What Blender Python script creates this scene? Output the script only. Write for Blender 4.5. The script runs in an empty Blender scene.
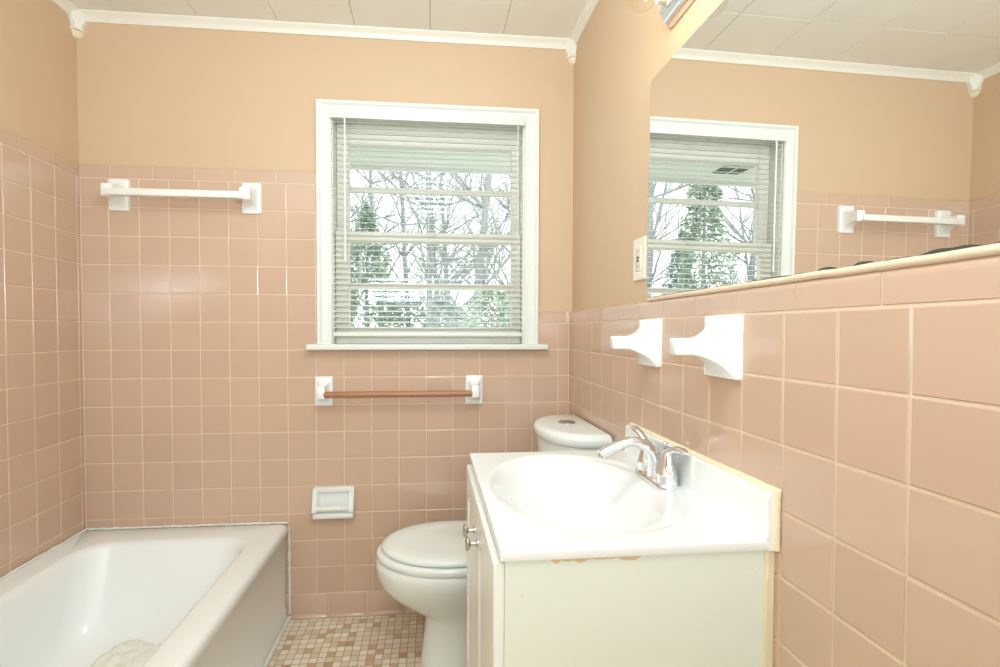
import bpy, bmesh, math, random
from mathutils import Vector, Matrix
C = bpy.context.scene.collection
random.seed(7)
PI = math.pi

# ------------------------------------------------------------------ materials
def srgb(r, g, b):
    f = lambda c: (c/255)/12.92 if c/255 <= .04045 else ((c/255+.055)/1.055)**2.4
    return (f(r), f(g), f(b), 1)

def mat(name, col, rough=.5, metal=0, spec=.5, coat=0, bump=0, bscale=60, var=0, varscale=4, trans=0, island=0):
    m = bpy.data.materials.new(name); m.use_nodes = True
    nt = m.node_tree; b = nt.nodes['Principled BSDF']
    b.inputs['Base Color'].default_value = col
    b.inputs['Roughness'].default_value = rough
    b.inputs['Metallic'].default_value = metal
    b.inputs['Specular IOR Level'].default_value = spec
    b.inputs['Coat Weight'].default_value = coat
    b.inputs['Coat Roughness'].default_value = .05
    if trans: b.inputs['Transmission Weight'].default_value = trans
    tc = nt.nodes.new('ShaderNodeTexCoord')
    if var or island:
        if island:
            g = nt.nodes.new('ShaderNodeNewGeometry'); fac = g.outputs['Random Per Island']; amt = island
        else:
            n = nt.nodes.new('ShaderNodeTexNoise'); n.inputs['Scale'].default_value = varscale
            n.inputs['Detail'].default_value = 4
            nt.links.new(tc.outputs['Object'], n.inputs['Vector']); fac = n.outputs['Fac']; amt = var
        mr = nt.nodes.new('ShaderNodeMapRange')
        mr.inputs['To Min'].default_value = 1-amt; mr.inputs['To Max'].default_value = 1+amt
        nt.links.new(fac, mr.inputs['Value'])
        mx = nt.nodes.new('ShaderNodeVectorMath'); mx.operation = 'SCALE'
        mx.inputs[0].default_value = col[:3]
        nt.links.new(mr.outputs['Result'], mx.inputs['Scale'])
        nt.links.new(mx.outputs['Vector'], b.inputs['Base Color'])
    if bump:
        n = nt.nodes.new('ShaderNodeTexNoise'); n.inputs['Scale'].default_value = bscale
        n.inputs['Detail'].default_value = 3
        nt.links.new(tc.outputs['Object'], n.inputs['Vector'])
        bp = nt.nodes.new('ShaderNodeBump'); bp.inputs['Strength'].default_value = bump
        bp.inputs['Distance'].default_value = .002
        nt.links.new(n.outputs['Fac'], bp.inputs['Height']); nt.links.new(bp.outputs['Normal'], b.inputs['Normal'])
    return m

M = {}
M['paint'] = mat('peach_paint', srgb(215, 184, 151), .55, bump=.15, bscale=180, var=.015, varscale=3)
M['ceiling'] = mat('ceiling_board', srgb(240, 236, 226), .7, var=.05, varscale=6)
M['trim'] = mat('white_trim_paint', srgb(234, 235, 228), .35, bump=.05, bscale=40)
M['crown'] = mat('aged_white_paint', srgb(238, 232, 218), .4, bump=.05, bscale=40)
M['sash'] = mat('sash_paint', srgb(240, 236, 224), .4)
M['tile'] = mat('pink_tile_glaze', srgb(209, 176, 153), .15, spec=.6, coat=.25, bump=.03, bscale=25, island=.03)
M['grout'] = mat('cream_grout', srgb(230, 207, 180), .8, bump=.3, bscale=300, var=.08, varscale=9)
M['ceramic'] = mat('white_ceramic', srgb(246, 247, 245), .12, coat=.3)
M['tub'] = mat('tub_enamel', srgb(246, 247, 246), .22, coat=0)
M['toilet'] = mat('toilet_china', srgb(241, 244, 240), .14, coat=.2)
M['marble'] = mat('cultured_marble', srgb(244, 245, 243), .16, coat=.3)
M['laminate'] = mat('cabinet_side_laminate', srgb(231, 236, 224), .35, var=.02, varscale=8)
M['door'] = mat('thermofoil_door', srgb(240, 240, 233), .28)
M['chrome'] = mat('chrome', (.82, .83, .85, 1), .06, metal=1)
M['nickel'] = mat('brushed_nickel', (.62, .59, .55, 1), .25, metal=1)
M['satin'] = mat('satin_grey_metal', (.42, .43, .44, 1), .3, metal=1)
M['caulk'] = mat('yellowed_caulk', srgb(240, 226, 194), .5, bump=.4, bscale=90, var=.07, varscale=18)
M['whitecaulk'] = mat('white_caulk', srgb(240, 238, 230), .5, bump=.5, bscale=120)
M['particle'] = mat('bare_particleboard', srgb(224, 196, 150), .8, var=.12, varscale=60)
M['slat'] = mat('blind_vinyl', srgb(247, 247, 243), .35)
nt = M['slat'].node_tree; tl_ = nt.nodes.new('ShaderNodeBsdfTranslucent'); tl_.inputs['Color'].default_value = srgb(247, 247, 240)
mx_ = nt.nodes.new('ShaderNodeMixShader'); mx_.inputs[0].default_value = .28
nt.links.new(nt.nodes['Principled BSDF'].outputs[0], mx_.inputs[1]); nt.links.new(tl_.outputs[0], mx_.inputs[2])
nt.links.new(mx_.outputs[0], nt.nodes['Material Output'].inputs[0])
M['cord'] = mat('blind_cord', srgb(235, 234, 226), .6)
M['plastic'] = mat('white_plastic', srgb(240, 239, 232), .3)
M['ivory'] = mat('ivory_plastic', srgb(238, 232, 214), .35)
M['dark'] = mat('dark_slot', srgb(60, 50, 44), .7)
M['wood'] = mat('stained_dowel', srgb(176, 122, 88), .35, var=.18, varscale=30)
M['cloth'] = mat('beige_cloth', srgb(242, 239, 228), .9, bump=.6, bscale=25)
M['gap_shade'] = mat('grey_gap_shade', srgb(70, 74, 72), .6)  # dark colour painted for the shade under the toilet lid
M['black'] = mat('desilvered_backing', srgb(72, 74, 66), .5)
M['bark'] = mat('hazed_grey_bark', srgb(158, 164, 160), .9, var=.2, varscale=20)  # grey lightened so the colour itself carries the outdoor haze
M['soffit'] = mat('pale_green_soffit', srgb(212, 220, 212), .7)
M['slot'] = mat('soffit_vent_mesh', srgb(84, 96, 88), .8)
M['grass'] = mat('winter_lawn', srgb(172, 176, 162), .9, var=.2, varscale=2)
for k, c in (('needle', (156, 178, 156)), ('needle_dark', (136, 162, 152)), ('shrub', (166, 184, 160))):
    M[k] = mat(k+'_leaves', srgb(*c), .8, island=.35)
M['filament'] = bpy.data.materials.new('lamp_filament'); M['filament'].use_nodes = True
nt = M['filament'].node_tree; nt.nodes.clear()
e = nt.nodes.new('ShaderNodeEmission'); e.inputs['Color'].default_value = (1, .86, .62, 1); e.inputs['Strength'].default_value = 22
o = nt.nodes.new('ShaderNodeOutputMaterial'); nt.links.new(e.outputs[0], o.inputs[0])

def thin_glass(name, tint, ior=1.45, gloss_rough=.02):
    m = bpy.data.materials.new(name); m.use_nodes = True; nt = m.node_tree; nt.nodes.clear()
    t = nt.nodes.new('ShaderNodeBsdfTransparent'); t.inputs['Color'].default_value = tint
    g = nt.nodes.new('ShaderNodeBsdfGlossy'); g.inputs['Roughness'].default_value = gloss_rough
    lw = nt.nodes.new('ShaderNodeLayerWeight'); lw.inputs['Blend'].default_value = .5
    pw = nt.nodes.new('ShaderNodeMath'); pw.operation = 'POWER'; pw.inputs[1].default_value = 4
    nt.links.new(lw.outputs['Facing'], pw.inputs[0])
    f = nt.nodes.new('ShaderNodeMapRange'); f.inputs['To Min'].default_value = ((ior-1)/(ior+1))**2; f.inputs['To Max'].default_value = .5
    nt.links.new(pw.outputs[0], f.inputs['Value'])
    x = nt.nodes.new('ShaderNodeMixShader'); o = nt.nodes.new('ShaderNodeOutputMaterial')
    nt.links.new(f.outputs[0], x.inputs[0]); nt.links.new(t.outputs[0], x.inputs[1])
    nt.links.new(g.outputs[0], x.inputs[2]); nt.links.new(x.outputs[0], o.inputs[0])
    return m
M['glass'] = thin_glass('window_glass', (.95, .98, .97, 1))
M['bulbglass'] = thin_glass('clear_bulb_glass', (.98, .96, .92, 1), 1.35)
M['mirror'] = mat('mirror_silver', (.93, .94, .93, 1), .0, metal=1)

# mosaic floor: procedural cells with per-cell colour and recessed joints
def mosaic():
    m = bpy.data.materials.new('beige_mosaic_tile'); m.use_nodes = True
    nt = m.node_tree; N = nt.nodes.new; L = nt.links.new; b = nt.nodes['Principled BSDF']
    tc = N('ShaderNodeTexCoord')
    sc = N('ShaderNodeVectorMath'); sc.operation = 'MULTIPLY'; sc.inputs[1].default_value = (1/.0285, 1/.0285, 0)
    L(tc.outputs['Object'], sc.inputs[0])
    fl = N('ShaderNodeVectorMath'); fl.operation = 'FLOOR'; L(sc.outputs[0], fl.inputs[0])
    wn = N('ShaderNodeTexWhiteNoise'); wn.noise_dimensions = '2D'; L(fl.outputs[0], wn.inputs['Vector'])
    cr = N('ShaderNodeValToRGB'); cr.color_ramp.interpolation = 'CONSTANT'
    cols = [(0, (238, 222, 198)), (.2, (244, 230, 210)), (.4, (230, 208, 180)), (.55, (240, 224, 202)),
            (.68, (208, 174, 140)), (.77, (224, 206, 174)), (.88, (244, 236, 220)), (.96, (194, 158, 128))]
    el = cr.color_ramp.elements
    el[0].position = 0; el[0].color = srgb(*cols[0][1]); el[1].position = cols[1][0]; el[1].color = srgb(*cols[1][1])
    for p, c in cols[2:]:
        q = el.new(p); q.color = srgb(*c)
    L(wn.outputs['Value'], cr.inputs[0])
    fr = N('ShaderNodeVectorMath'); fr.operation = 'FRACTION'; L(sc.outputs[0], fr.inputs[0])
    sx = N('ShaderNodeSeparateXYZ'); L(fr.outputs[0], sx.inputs[0])
    def edge(s):
        a = N('ShaderNodeMath'); a.operation = 'SUBTRACT'; a.inputs[1].default_value = .5; L(s, a.inputs[0])
        c = N('ShaderNodeMath'); c.operation = 'ABSOLUTE'; L(a.outputs[0], c.inputs[0]); return c.outputs[0]
    mxm = N('ShaderNodeMath'); mxm.operation = 'MAXIMUM'; L(edge(sx.outputs['X']), mxm.inputs[0]); L(edge(sx.outputs['Y']), mxm.inputs[1])
    mr = N('ShaderNodeMapRange'); mr.inputs['From Min'].default_value = .44; mr.inputs['From Max'].default_value = .47
    L(mxm.outputs[0], mr.inputs['Value'])
    mix = N('ShaderNodeMix'); mix.data_type = 'RGBA'; mix.inputs[7].default_value = srgb(176, 150, 124)
    L(mr.outputs[0], mix.inputs[0]); L(cr.outputs[0], mix.inputs[6]); L(mix.outputs[2], b.inputs['Base Color'])
    inv = N('ShaderNodeMath'); inv.operation = 'SUBTRACT'; inv.inputs[0].default_value = 1; L(mr.outputs[0], inv.inputs[1])
    bp = N('ShaderNodeBump'); bp.inputs['Strength'].default_value = .6; bp.inputs['Distance'].default_value = .0015
    L(inv.outputs[0], bp.inputs['Height']); L(bp.outputs[0], b.inputs['Normal'])
    b.inputs['Roughness'].default_value = .35
    return m
M['mosaic'] = mosaic()

# ------------------------------------------------------------------ mesh helpers
def obj(name, bm, m, parent=None, smooth=None, **props):
    me = bpy.data.meshes.new(name)
    bmesh.ops.recalc_face_normals(bm, faces=bm.faces)
    bm.to_mesh(me); bm.free()
    if smooth is not None:
        for p in me.polygons: p.use_smooth = True
        if hasattr(me, 'set_sharp_from_angle'): me.set_sharp_from_angle(angle=math.radians(smooth))
    o = bpy.data.objects.new(name, me); C.objects.link(o)
    me.materials.append(M[m] if isinstance(m, str) else m)
    if parent: o.parent = parent; o.matrix_parent_inverse = parent.matrix_world.inverted()
    for k, v in props.items(): o[k] = v
    return o

def thing(name, label, cat, loc, group=None):
    o = bpy.data.objects.new(name, None); C.objects.link(o); o.location = loc; o.empty_display_size = .05
    o.matrix_world = Matrix.Translation(loc)
    o['label'] = label; o['category'] = cat
    if group: o['group'] = group
    return o

def structure(name, loc=(0, 0, 0)):
    o = bpy.data.objects.new(name, None); C.objects.link(o); o.location = loc
    o.matrix_world = Matrix.Translation(loc); o['kind'] = 'structure'
    return o

def box(bm, x0, x1, y0, y1, z0, z1, bev=0, seg=2):
    vs = [bm.verts.new((x, y, z)) for x in (x0, x1) for y in (y0, y1) for z in (z0, z1)]
    fs = []
    for q in ((0, 1, 3, 2), (4, 6, 7, 5), (0, 4, 5, 1), (2, 3, 7, 6), (0, 2, 6, 4), (1, 5, 7, 3)):
        fs.append(bm.faces.new([vs[i] for i in q]))
    if bev:
        es = list({e for f in fs for e in f.edges})
        bmesh.ops.bevel(bm, geom=es, offset=bev, segments=seg, profile=.5, affect='EDGES')
    return vs

def loft(bm, rings, cap0=True, cap1=True, closed=True):
    R = [[bm.verts.new(p) for p in r] for r in rings]
    n = len(R[0])
    for a, b in zip(R[:-1], R[1:]):
        for i in range(n if closed else n-1):
            j = (i+1) % n
            bm.faces.new((a[i], a[j], b[j], b[i]))
    if cap0: bm.faces.new(R[0][::-1])
    if cap1: bm.faces.new(R[-1])
    return R

def tube(bm, pts, rad, n=10, cap=True):
    pts = [Vector(p) for p in pts]
    if not hasattr(rad, '__len__'): rad = [rad]*len(pts)
    rings = []; up = None
    for i, p in enumerate(pts):
        t = (pts[min(i+1, len(pts)-1)]-pts[max(i-1, 0)]).normalized()
        if up is None:
            up = Vector((0, 0, 1)) if abs(t.z) < .9 else Vector((1, 0, 0))
        up = (up-t*up.dot(t)).normalized(); s = t.cross(up)
        r = rad[i]; rx, ry = r if hasattr(r, '__len__') else (r, r)
        rings.append([p+s*math.cos(a)*rx+up*math.sin(a)*ry for a in [2*PI*k/n for k in range(n)]])
    loft(bm, rings, cap, cap)

def lathe(bm, prof, centre, axis='z', n=24):
    c = Vector(centre); rings = []
    for r, h in prof:
        ring = []
        for k in range(n):
            a = 2*PI*k/n; u, v = r*math.cos(a), r*math.sin(a)
            ring.append(c+(Vector((u, v, h)) if axis == 'z' else Vector((h, u, v)) if axis == 'x' else Vector((u, h, v))))
        rings.append(ring)
    loft(bm, rings)

def rrect(cx, cy, hx, hy, r, n=6):
    """rounded rectangle as a list of 2-D points"""
    r = min(r, hx, hy); out = []
    for sx, sy, a0 in ((1, 1, 0), (-1, 1, PI/2), (-1, -1, PI), (1, -1, 1.5*PI)):
        for k in range(n+1):
            a = a0+PI/2*k/n
            out.append((cx+sx*(hx-r)+r*math.cos(a), cy+sy*(hy-r)+r*math.sin(a)))
    return out

def smoothstep(a, b, x):
    t = max(0, min(1, (x-a)/(b-a))); return t*t*(3-2*t)

# ------------------------------------------------------------------ room dimensions (metres)
YB, XR, XL = 2.0543, .5748, -1.325         # tile faces
PB, PR, PL = 2.062, .5830, -1.333          # paint faces
PW = .590                                  # paint face of the right wall, behind the tile bed
YF = -1.55                                 # wall behind the camera
CZ = 2.357                                 # ceiling
T = .1095                                  # tile pitch
Z0 = 1.7394                                # lowest line of the high cap
ZL, ZH = 1.240, 1.788                      # tops of the low and high caps
WX0, WX1, WZ0, WZ1 = -.398, .388, 1.100, 2.045   # window opening

# walls (plaster), each a thick slab
wb = structure('wall_back'); wr = structure('wall_right'); wl = structure('wall_left')
bm = bmesh.new()
for a in ((PL-.1, WX0, 0, CZ+.1), (WX1, PW+.1, 0, CZ+.1), (WX0, WX1, 0, WZ0), (WX0, WX1, WZ1, CZ+.1)):
    box(bm, a[0], a[1], PB, PB+.11, a[2], a[3])
obj('plaster', bm, 'paint', wb)
bm = bmesh.new(); box(bm, PW, PW+.1, YF-.1, PB, 0, CZ+.1); obj('plaster', bm, 'paint', wr)
bm = bmesh.new(); box(bm, PL-.1, PL, YF-.1, PB, 0, CZ+.1); obj('plaster', bm, 'paint', wl)
wf = structure('wall_front')
bm = bmesh.new()
box(bm, PL, -.45, YF-.1, YF, 0, CZ+.1); box(bm, .33, PW, YF-.1, YF, 0, CZ+.1); box(bm, -.45, .33, YF-.1, YF, 2.03, CZ+.1)
obj('plaster', bm, 'paint', wf)
# hinged door standing closed in the front wall
dr = structure('door_1', (-.06, YF-.05, 0))
bm = bmesh.new(); box(bm, -.445, .325, YF-.06, YF-.02, .01, 2.02, .003)
for px0, px1 in ((-.36, -.1), (-.02, .24)):
    for pz0, pz1 in ((.25, .95), (1.1, 1.85)): box(bm, px0, px1, YF-.025, YF-.012, pz0, pz1, .006)
obj('door_slab', bm, 'trim', dr)
bm = bmesh.new(); lathe(bm, [(.028, 0), (.028, .006), (.012, .012), (.012, .04), (.028, .05), (.028, .065), (.01, .075)], (.26, YF-.02, 1.0), 'y', 16)
obj('door_knob', bm, 'nickel', dr, 40)

fl = bmesh.new(); box(fl, PL-.1, PR+.1, YF-.1, PB+.1, -.1, 0); fl = obj('floor', fl, 'mosaic'); fl['kind'] = 'structure'
# ceiling of square boards with fine seams
ce = structure('ceiling')
bm = bmesh.new(); box(bm, PL-.1, PR+.1, YF-.1, PB+.1, CZ+.006, CZ+.1); obj('ceiling_backing', bm, M['dark'], ce)
bm = bmesh.new()
P = .294; x0 = -.003-P*5; y1 = 1.795+P
nx, ny = 8, 13
for i in range(nx):
    for j in range(ny):
        xa, xb = max(x0+i*P, PL-.01), min(x0+(i+1)*P, PW+.01); ya, yb = y1-(j+1)*P, y1-j*P
        if xb-xa < .02: continue
        g = .0008; dz = random.uniform(-.0006, .0006)
        box(bm, xa+g, xb-g, ya+g, yb-g, CZ+dz, CZ+.012, .0012, 1)
obj('ceiling_board', bm, 'ceiling', ce)

# ------------------------------------------------------------------ wall tile
def tilebox(bm, fr, a0, a1, z0, z1, back=.008, bev=.0022):
    """a glazed tile on frame fr: fr(a, z, d) -> point with d metres off the paint towards the room"""
    d = back
    tl = random.uniform(-.0004, .0004); tv = random.uniform(-.0004, .0004)
    def v(a, z, dd): return bm.verts.new(fr(a, z, dd))
    rings = []
    for ins, dd in ((0, 0), (0, d-.0018), (bev*.35, d-.0006), (bev, d)):
        rings.append([v(a0+ins, z0+ins, dd + (-tl-tv if dd == d else 0)), v(a1-ins, z0+ins, dd + (tl-tv if dd == d else 0)),
                      v(a1-ins, z1-ins, dd + (tl+tv if dd == d else 0)), v(a0+ins, z1-ins, dd + (-tl+tv if dd == d else 0))])
    for a, b in zip(rings[:-1], rings[1:]):
        for i in range(4):
            j = (i+1) % 4; bm.faces.new((a[i], a[j], b[j], b[i]))
    bm.faces.new(rings[-1])

def capstrip(bm, fr, a0, a1, z0, z1, d=.008, rr=.0125):
    """bullnose trim: flat face that rolls back to the wall at its top edge"""
    r = .013; prof = [(0, z0), (d-.0015, z0), (d, z0+.0015)]
    for k in range(7):
        t = PI/2*k/6; prof.append((d-min(d, rr)+min(d, rr)*math.cos(t), z1-rr+rr*math.sin(t)))
    e = .0015
    prof.insert(3, (d, z1-rr-.001))
    loft(bm, [[fr(a, z, dd) for dd, z in prof] for a in (a0, a1)])

def cove(bm, fr, a0, a1, z1, d=.009):
    prof = [(0, .001)]
    prof.append((d+.014, .001))
    for k in range(6):
        t = PI/2*k/5; prof.append((d+.014-.014*math.sin(t), .001+.018*(1-math.cos(t))))
    prof += [(d, z1-.002), (d-.002, z1), (0, z1)]
    loft(bm, [[fr(a, z, max(0, dd-s)) for dd, z in prof] for a, s in ((a0, .001), (a0+.0015, 0), (a1-.0015, 0), (a1, .001))])

frB = lambda a, z, d: (a, PB-d, z)
frR = lambda a, z, d: (PR-d, a, z)
frL = lambda a, z, d: (PL+d, a, z)
frW = lambda a, z, d: (PW-d, a, z)
g = .0016
CX0, CX1 = -.447, .443        # tile stops behind the window casing
# back wall
tb = bmesh.new(); cp = bmesh.new(); cv = bmesh.new()
xs = [XL+.001]+[-1.2242+T*i for i in range(17)]+[XR-.001]
for r in range(15):
    zt, zb = Z0-T*r, Z0-T*(r+1)
    for a0, a1 in zip(xs[:-1], xs[1:]):
        if r < 5:
            if a0 > CX0: continue
            if a1 > CX0: a1 = CX0
            if a1-a0 < .01: continue
        elif r == 5:
            if a0 < CX0 < a1: a1 = CX0
            elif a0 < CX1 < a1: a0 = CX1
            elif a0 > CX0 and a1 < CX1: continue
        if r > 12 and a1 < -.7: continue
        tilebox(tb, frB, a0+g, a1-g, zb+g, zt-g)
x = -1.217-.1525
while x < CX0:
    a0, a1 = max(x, XL+.001), min(x+.1525, CX0)
    capstrip(cp, frB, a0+g, a1-g, Z0+g, ZH, rr=.005); x += .1525
x = .443
for a0, a1 in ((.443, XR-.012),): capstrip(cp, frB, a0+g, a1-g, Z0-5*T+g, ZL)
x = -.415-.155*2
while x < XR:
    a0, a1 = max(x, -.72), min(x+.155, XR-.001); cove(cv, frB, a0+g, a1-g, .0955); x += .155
obj('wall_tile', tb, 'tile', wb); obj('bullnose_cap', cp, 'tile', wb, 40); obj('cove_base', cv, 'tile', wb, 40)
bm = bmesh.new()
gd = .0064
def grout(fr, a0, a1, z0, z1):
    p = [fr(a, z, d) for a in (a0, a1) for z in (z0, z1) for d in (0, gd)]
    vs = [bm.verts.new(q) for q in p]
    for q in ((0, 1, 3, 2), (4, 6, 7, 5), (0, 4, 5, 1), (2, 3, 7, 6), (0, 2, 6, 4), (1, 5, 7, 3)): bm.faces.new([vs[i] for i in q])
grout(frB, XL-.006, CX0, .0, ZH-.012); grout(frB, CX1, XR+.006, 0, ZL-.012); grout(frB, CX0, CX1, 0, 1.0824)
capstrip(bm, frB, XL, CX0, Z0-.004, ZH-.0008, .0066, .005); capstrip(bm, frB, CX1, XR, Z0-5*T-.004, ZL-.0008, .0066)
obj('grout', bm, 'grout', wb)
# right wall
tb = bmesh.new(); cp = bmesh.new(); cv = bmesh.new()
ys = [.7688+T*i for i in range(11, -22, -1)]
ys = [YB-.001]+[y for y in ys if y > YF+.05]+[YF]
for r in range(5, 15):
    zt, zb = Z0-T*r, Z0-T*(r+1)
    for a1, a0 in zip(ys[:-1], ys[1:]): tilebox(tb, frR, a0+g, a1-g, zb+g, zt-g)
y = .592+.1515*10
while y > YF:
    a1, a0 = min(y, YB-.001), max(y-.1515, YF)
    if a1-a0 > .01: capstrip(cp, frR, a0+g, a1-g, Z0-5*T+g, ZL)
    if a1-a0 > .01: cove(cv, frR, a0+g, a1-g, .0955)
    y -= .1515
obj('wall_tile', tb, 'tile', wr); obj('bullnose_cap', cp, 'tile', wr, 40); obj('cove_base', cv, 'tile', wr, 40)
bm = bmesh.new(); grout(frR, YF, YB, 0, ZL-.012); capstrip(bm, frR, YF, YB, Z0-5*T-.004, ZL-.0008, .0066); box(bm, PR-.0005, PW+.001, YF, PB-.001, 0, ZL-.0015); obj('grout', bm, 'grout', wr)
# left wall
tb = bmesh.new(); cp = bmesh.new()
ys = [YB-.001]+[2.0347-T*i for i in range(0, 33)]
for r in range(0, 13):
    zt, zb = Z0-T*r, Z0-T*(r+1)
    for a1, a0 in zip(ys[:-1], ys[1:]):
        if a0 > YF: tilebox(tb, frL, a0+g, a1-g, zb+g, zt-g)
y = 1.929+.152
while y > YF+.2:
    a1, a0 = min(y, YB-.001), y-.152; capstrip(cp, frL, a0+g, a1-g, Z0+g, ZH, rr=.005); y -= .152
obj('wall_tile', tb, 'tile', wl); obj('bullnose_cap', cp, 'tile', wl, 40)
bm = bmesh.new(); grout(frL, YF, YB, .3, ZH-.012); capstrip(bm, frL, YF, YB, Z0-.004, ZH-.0008, .0066, .005); obj('grout', bm, 'grout', wl)

# ------------------------------------------------------------------ crown moulding and corner drops
CB = 2.322
def crown_prof(): return [(0, CB), (.006, CB), (.008, CB+.006), (.010, CB+.012), (.016, CB+.020), (.023, CB+.025), (.026, CB+.029), (.027, CZ-.001), (0, CZ-.001)]
for nm, fr, a0, a1 in (('trim_1', frB, PL, PW), ('trim_2', frW, YF, PB), ('trim_3', frL, YF, PB)):
    bm = bmesh.new(); loft(bm, [[fr(a, z, d) for d, z in crown_prof()] for a in (a0, a1)])
    t = obj(nm, bm, 'crown', None, 25); t['kind'] = 'structure'
def corner_drop(nm, sx, xw):
    r = structure(nm, (xw, PB, CZ))
    bm = bmesh.new()
    rings = []
    for z, s, k in ((CZ-.001, .042, .3), (2.335, .042, .3), (2.322, .040, .3), (2.300, .030, .5), (2.290, .029, .5), (2.287, .033, .5), (2.281, .033, .5)):
        rings.append([(xw-sx*a, PB-b, z) for a, b in ((0, 0), (s, 0), (s, s*k), (s*k, s), (0, s))])
    loft(bm, rings); obj('corner_block', bm, 'crown', r, 25)
    bm = bmesh.new(); rings = []
    for z, s in ((2.281, .028), (2.274, .026), (2.268, .020), (2.263, .018), (2.258, .008)):
        rings.append([(xw-sx*a, PB-b, z+random.uniform(-.002, .002)) for a, b in ((0, 0), (s, 0), (s*.9, s*.5), (s*.5, s*.9), (0, s))])
    loft(bm, rings); obj('broken_tip', bm, 'caulk', r, 25)
corner_drop('trim_4', -1, PL); corner_drop('trim_5', 1, PW)

# caulk line round the tub and in the corner
# ------------------------------------------------------------------ window
wn = structure('window_1', (0, PB, WZ0))
def casing_prof():  # (outwards from inner edge, proud of wall)
    return [(0, 0), (0, .014), (.004, .018), (.012, .018), (.014, .015), (.040, .015), (.043, .020), (.047, .024), (.056, .024), (.058, .021), (.058, 0)]
bm = bmesh.new()
rings = []
for (x, z, dx, dz) in ((WX0+.006, WZ0+.004, -1, 0), (WX0+.006, WZ1-.036, -1, 1), (WX1-.004, WZ1-.036, 1, 1), (WX1-.004, WZ0+.004, 1, 0)):
    rings.append([(x+dx*a, PB-b, z+dz*a) for a, b in casing_prof()])
loft(bm, rings); obj('casing', bm, 'trim', wn, 20)
bm = bmesh.new()   # stool (inner sill) with horns
box(bm, -.487, .478, PB-.052, PB, 1.082, 1.106, .006, 3); box(bm, WX0, WX1, PB-.02, PB+.06, 1.084, 1.106)
obj('sill', bm, 'trim', wn, 40)
bm = bmesh.new()   # jamb liner
for a in ((WX0-.001, WX0+.010, WZ0, WZ1), (WX1-.010, WX1+.001, WZ0, WZ1), (WX0, WX1, WZ1-.012, WZ1+.001), (WX0, WX1, WZ0-.001, WZ0+.004)):
    box(bm, a[0], a[1], PB-.002, PB+.112, a[2], a[3])
obj('jamb', bm, 'sash', wn)
def sash(nm, y0, y1, z0, z1, gz0, gz1, gx0, gx1, mz):
    bm = bmesh.new()
    xa, xb = WX0+.011, WX1-.011
    box(bm, xa, gx0, y0, y1, z0, z1, .002, 1); box(bm, gx1, xb, y0, y1, z0, z1, .002, 1)
    box(bm, gx0-.001, gx1+.001, y0, y1, z0, gz0, .002, 1); box(bm, gx0-.001, gx1+.001, y0, y1, gz1, z1, .002, 1)
    box(bm, gx0-.001, gx1+.001, y0+.004, y1-.004, mz[0], mz[1], .003, 1)
    s = obj(nm, bm, 'sash', wn)
    bm = bmesh.new(); ym = (y0+y1)/2
    vs = [bm.verts.new(p) for p in ((gx0-.003, ym, gz0-.003), (gx1+.003, ym, gz0-.003), (gx1+.003, ym, gz1+.003), (gx0-.003, ym, gz1+.003))]
    bm.faces.new(vs); obj('pane', bm, 'glass', s)
sash('lower_sash', 2.100, 2.130, WZ0+.006, 1.566, 1.172, 1.528, -.333, .337, (1.331, 1.352))
sash('upper_sash', 2.134, 2.164, 1.529, WZ1-.013, 1.570, 1.924, -.337, .341, (1.735, 1.757))
bm = bmesh.new(); box(bm, -.02, .02, 2.088, 2.101, 1.545, 1.556, .003); box(bm, -.004, .03, 2.090, 2.098, 1.556, 1.564, .003)
obj('sash_lock', bm, 'sash', wn, 40)

# ------------------------------------------------------------------ venetian blind
bl = thing('venetian_blind', 'white mini venetian blind with open slats hanging inside the window casing', 'blind', (-.008, 2.05, 2.0))
BX0, BX1 = -.388, .375
bm = bmesh.new(); box(bm, BX0-.003, BX1+.003, 2.035, 2.072, 1.998, 2.031, .003)
box(bm, BX0-.006, BX1+.006, 2.030, 2.036, 1.994, 2.033, .002)
obj('headrail', bm, 'trim', bl, 40)
bm = bmesh.new(); nsl = 38; zt, zb = 1.985, 1.172
for i in range(nsl):
    z = zt+(zb-zt)*i/(nsl-1); rows = []
    tilt = math.radians(12.5)
    for k in range(5):
        u = (k-2)/2*.0125; c = .0018*(1-(k-2)**2/4)
        yy = 2.051+u*math.cos(tilt); zz = z+c+u*math.sin(tilt)
        rows.append((yy, zz))
    th = .0004
    prof = rows+[(y, z-th) for y, z in rows[::-1]]
    j = random.uniform(-.0006, .0006)
    loft(bm, [[(x, y, z+j+(.0 if abs(x) > .1 else -.0007)) for y, z in prof] for x in (BX0, -.15, 0, .14, BX1)])
obj('slats', bm, 'slat', bl, 40)
bm = bmesh.new(); box(bm, BX0, BX1, 2.040, 2.064, 1.136, 1.153, .004)
obj('bottom_rail', bm, 'trim', bl, 40)
for x in (BX0+.105, -.01, BX1-.105):
    bm = bmesh.new()
    for yy in (2.0375, 2.0645): tube(bm, [(x, yy, 1.998), (x, yy, 1.153)], .0006, 5)
    obj('ladder_cord', bm, 'cord', bl)
bm = bmesh.new(); tube(bm, [(BX0+.052, 2.024, 1.99), (BX0+.052, 2.022, 1.45)], .0038, 6)
tube(bm, [(BX0+.052, 2.036, 1.996), (BX0+.052, 2.024, 1.985)], .002, 6); tube(bm, [(BX0+.052, 2.022, 1.45), (BX0+.052, 2.022, 1.43)], [.006, .004], 8)
obj('tilt_wand', bm, 'plastic', bl, 40)
bm = bmesh.new(); tube(bm, [(BX1-.02, 2.031, 1.998), (BX1-.018, 2.030, 1.35)], .0011, 5); tube(bm, [(BX1-.024, 2.031, 1.998), (BX1-.025, 2.030, 1.32)], .0011, 5)
obj('lift_cord', bm, 'cord', bl)

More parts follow.
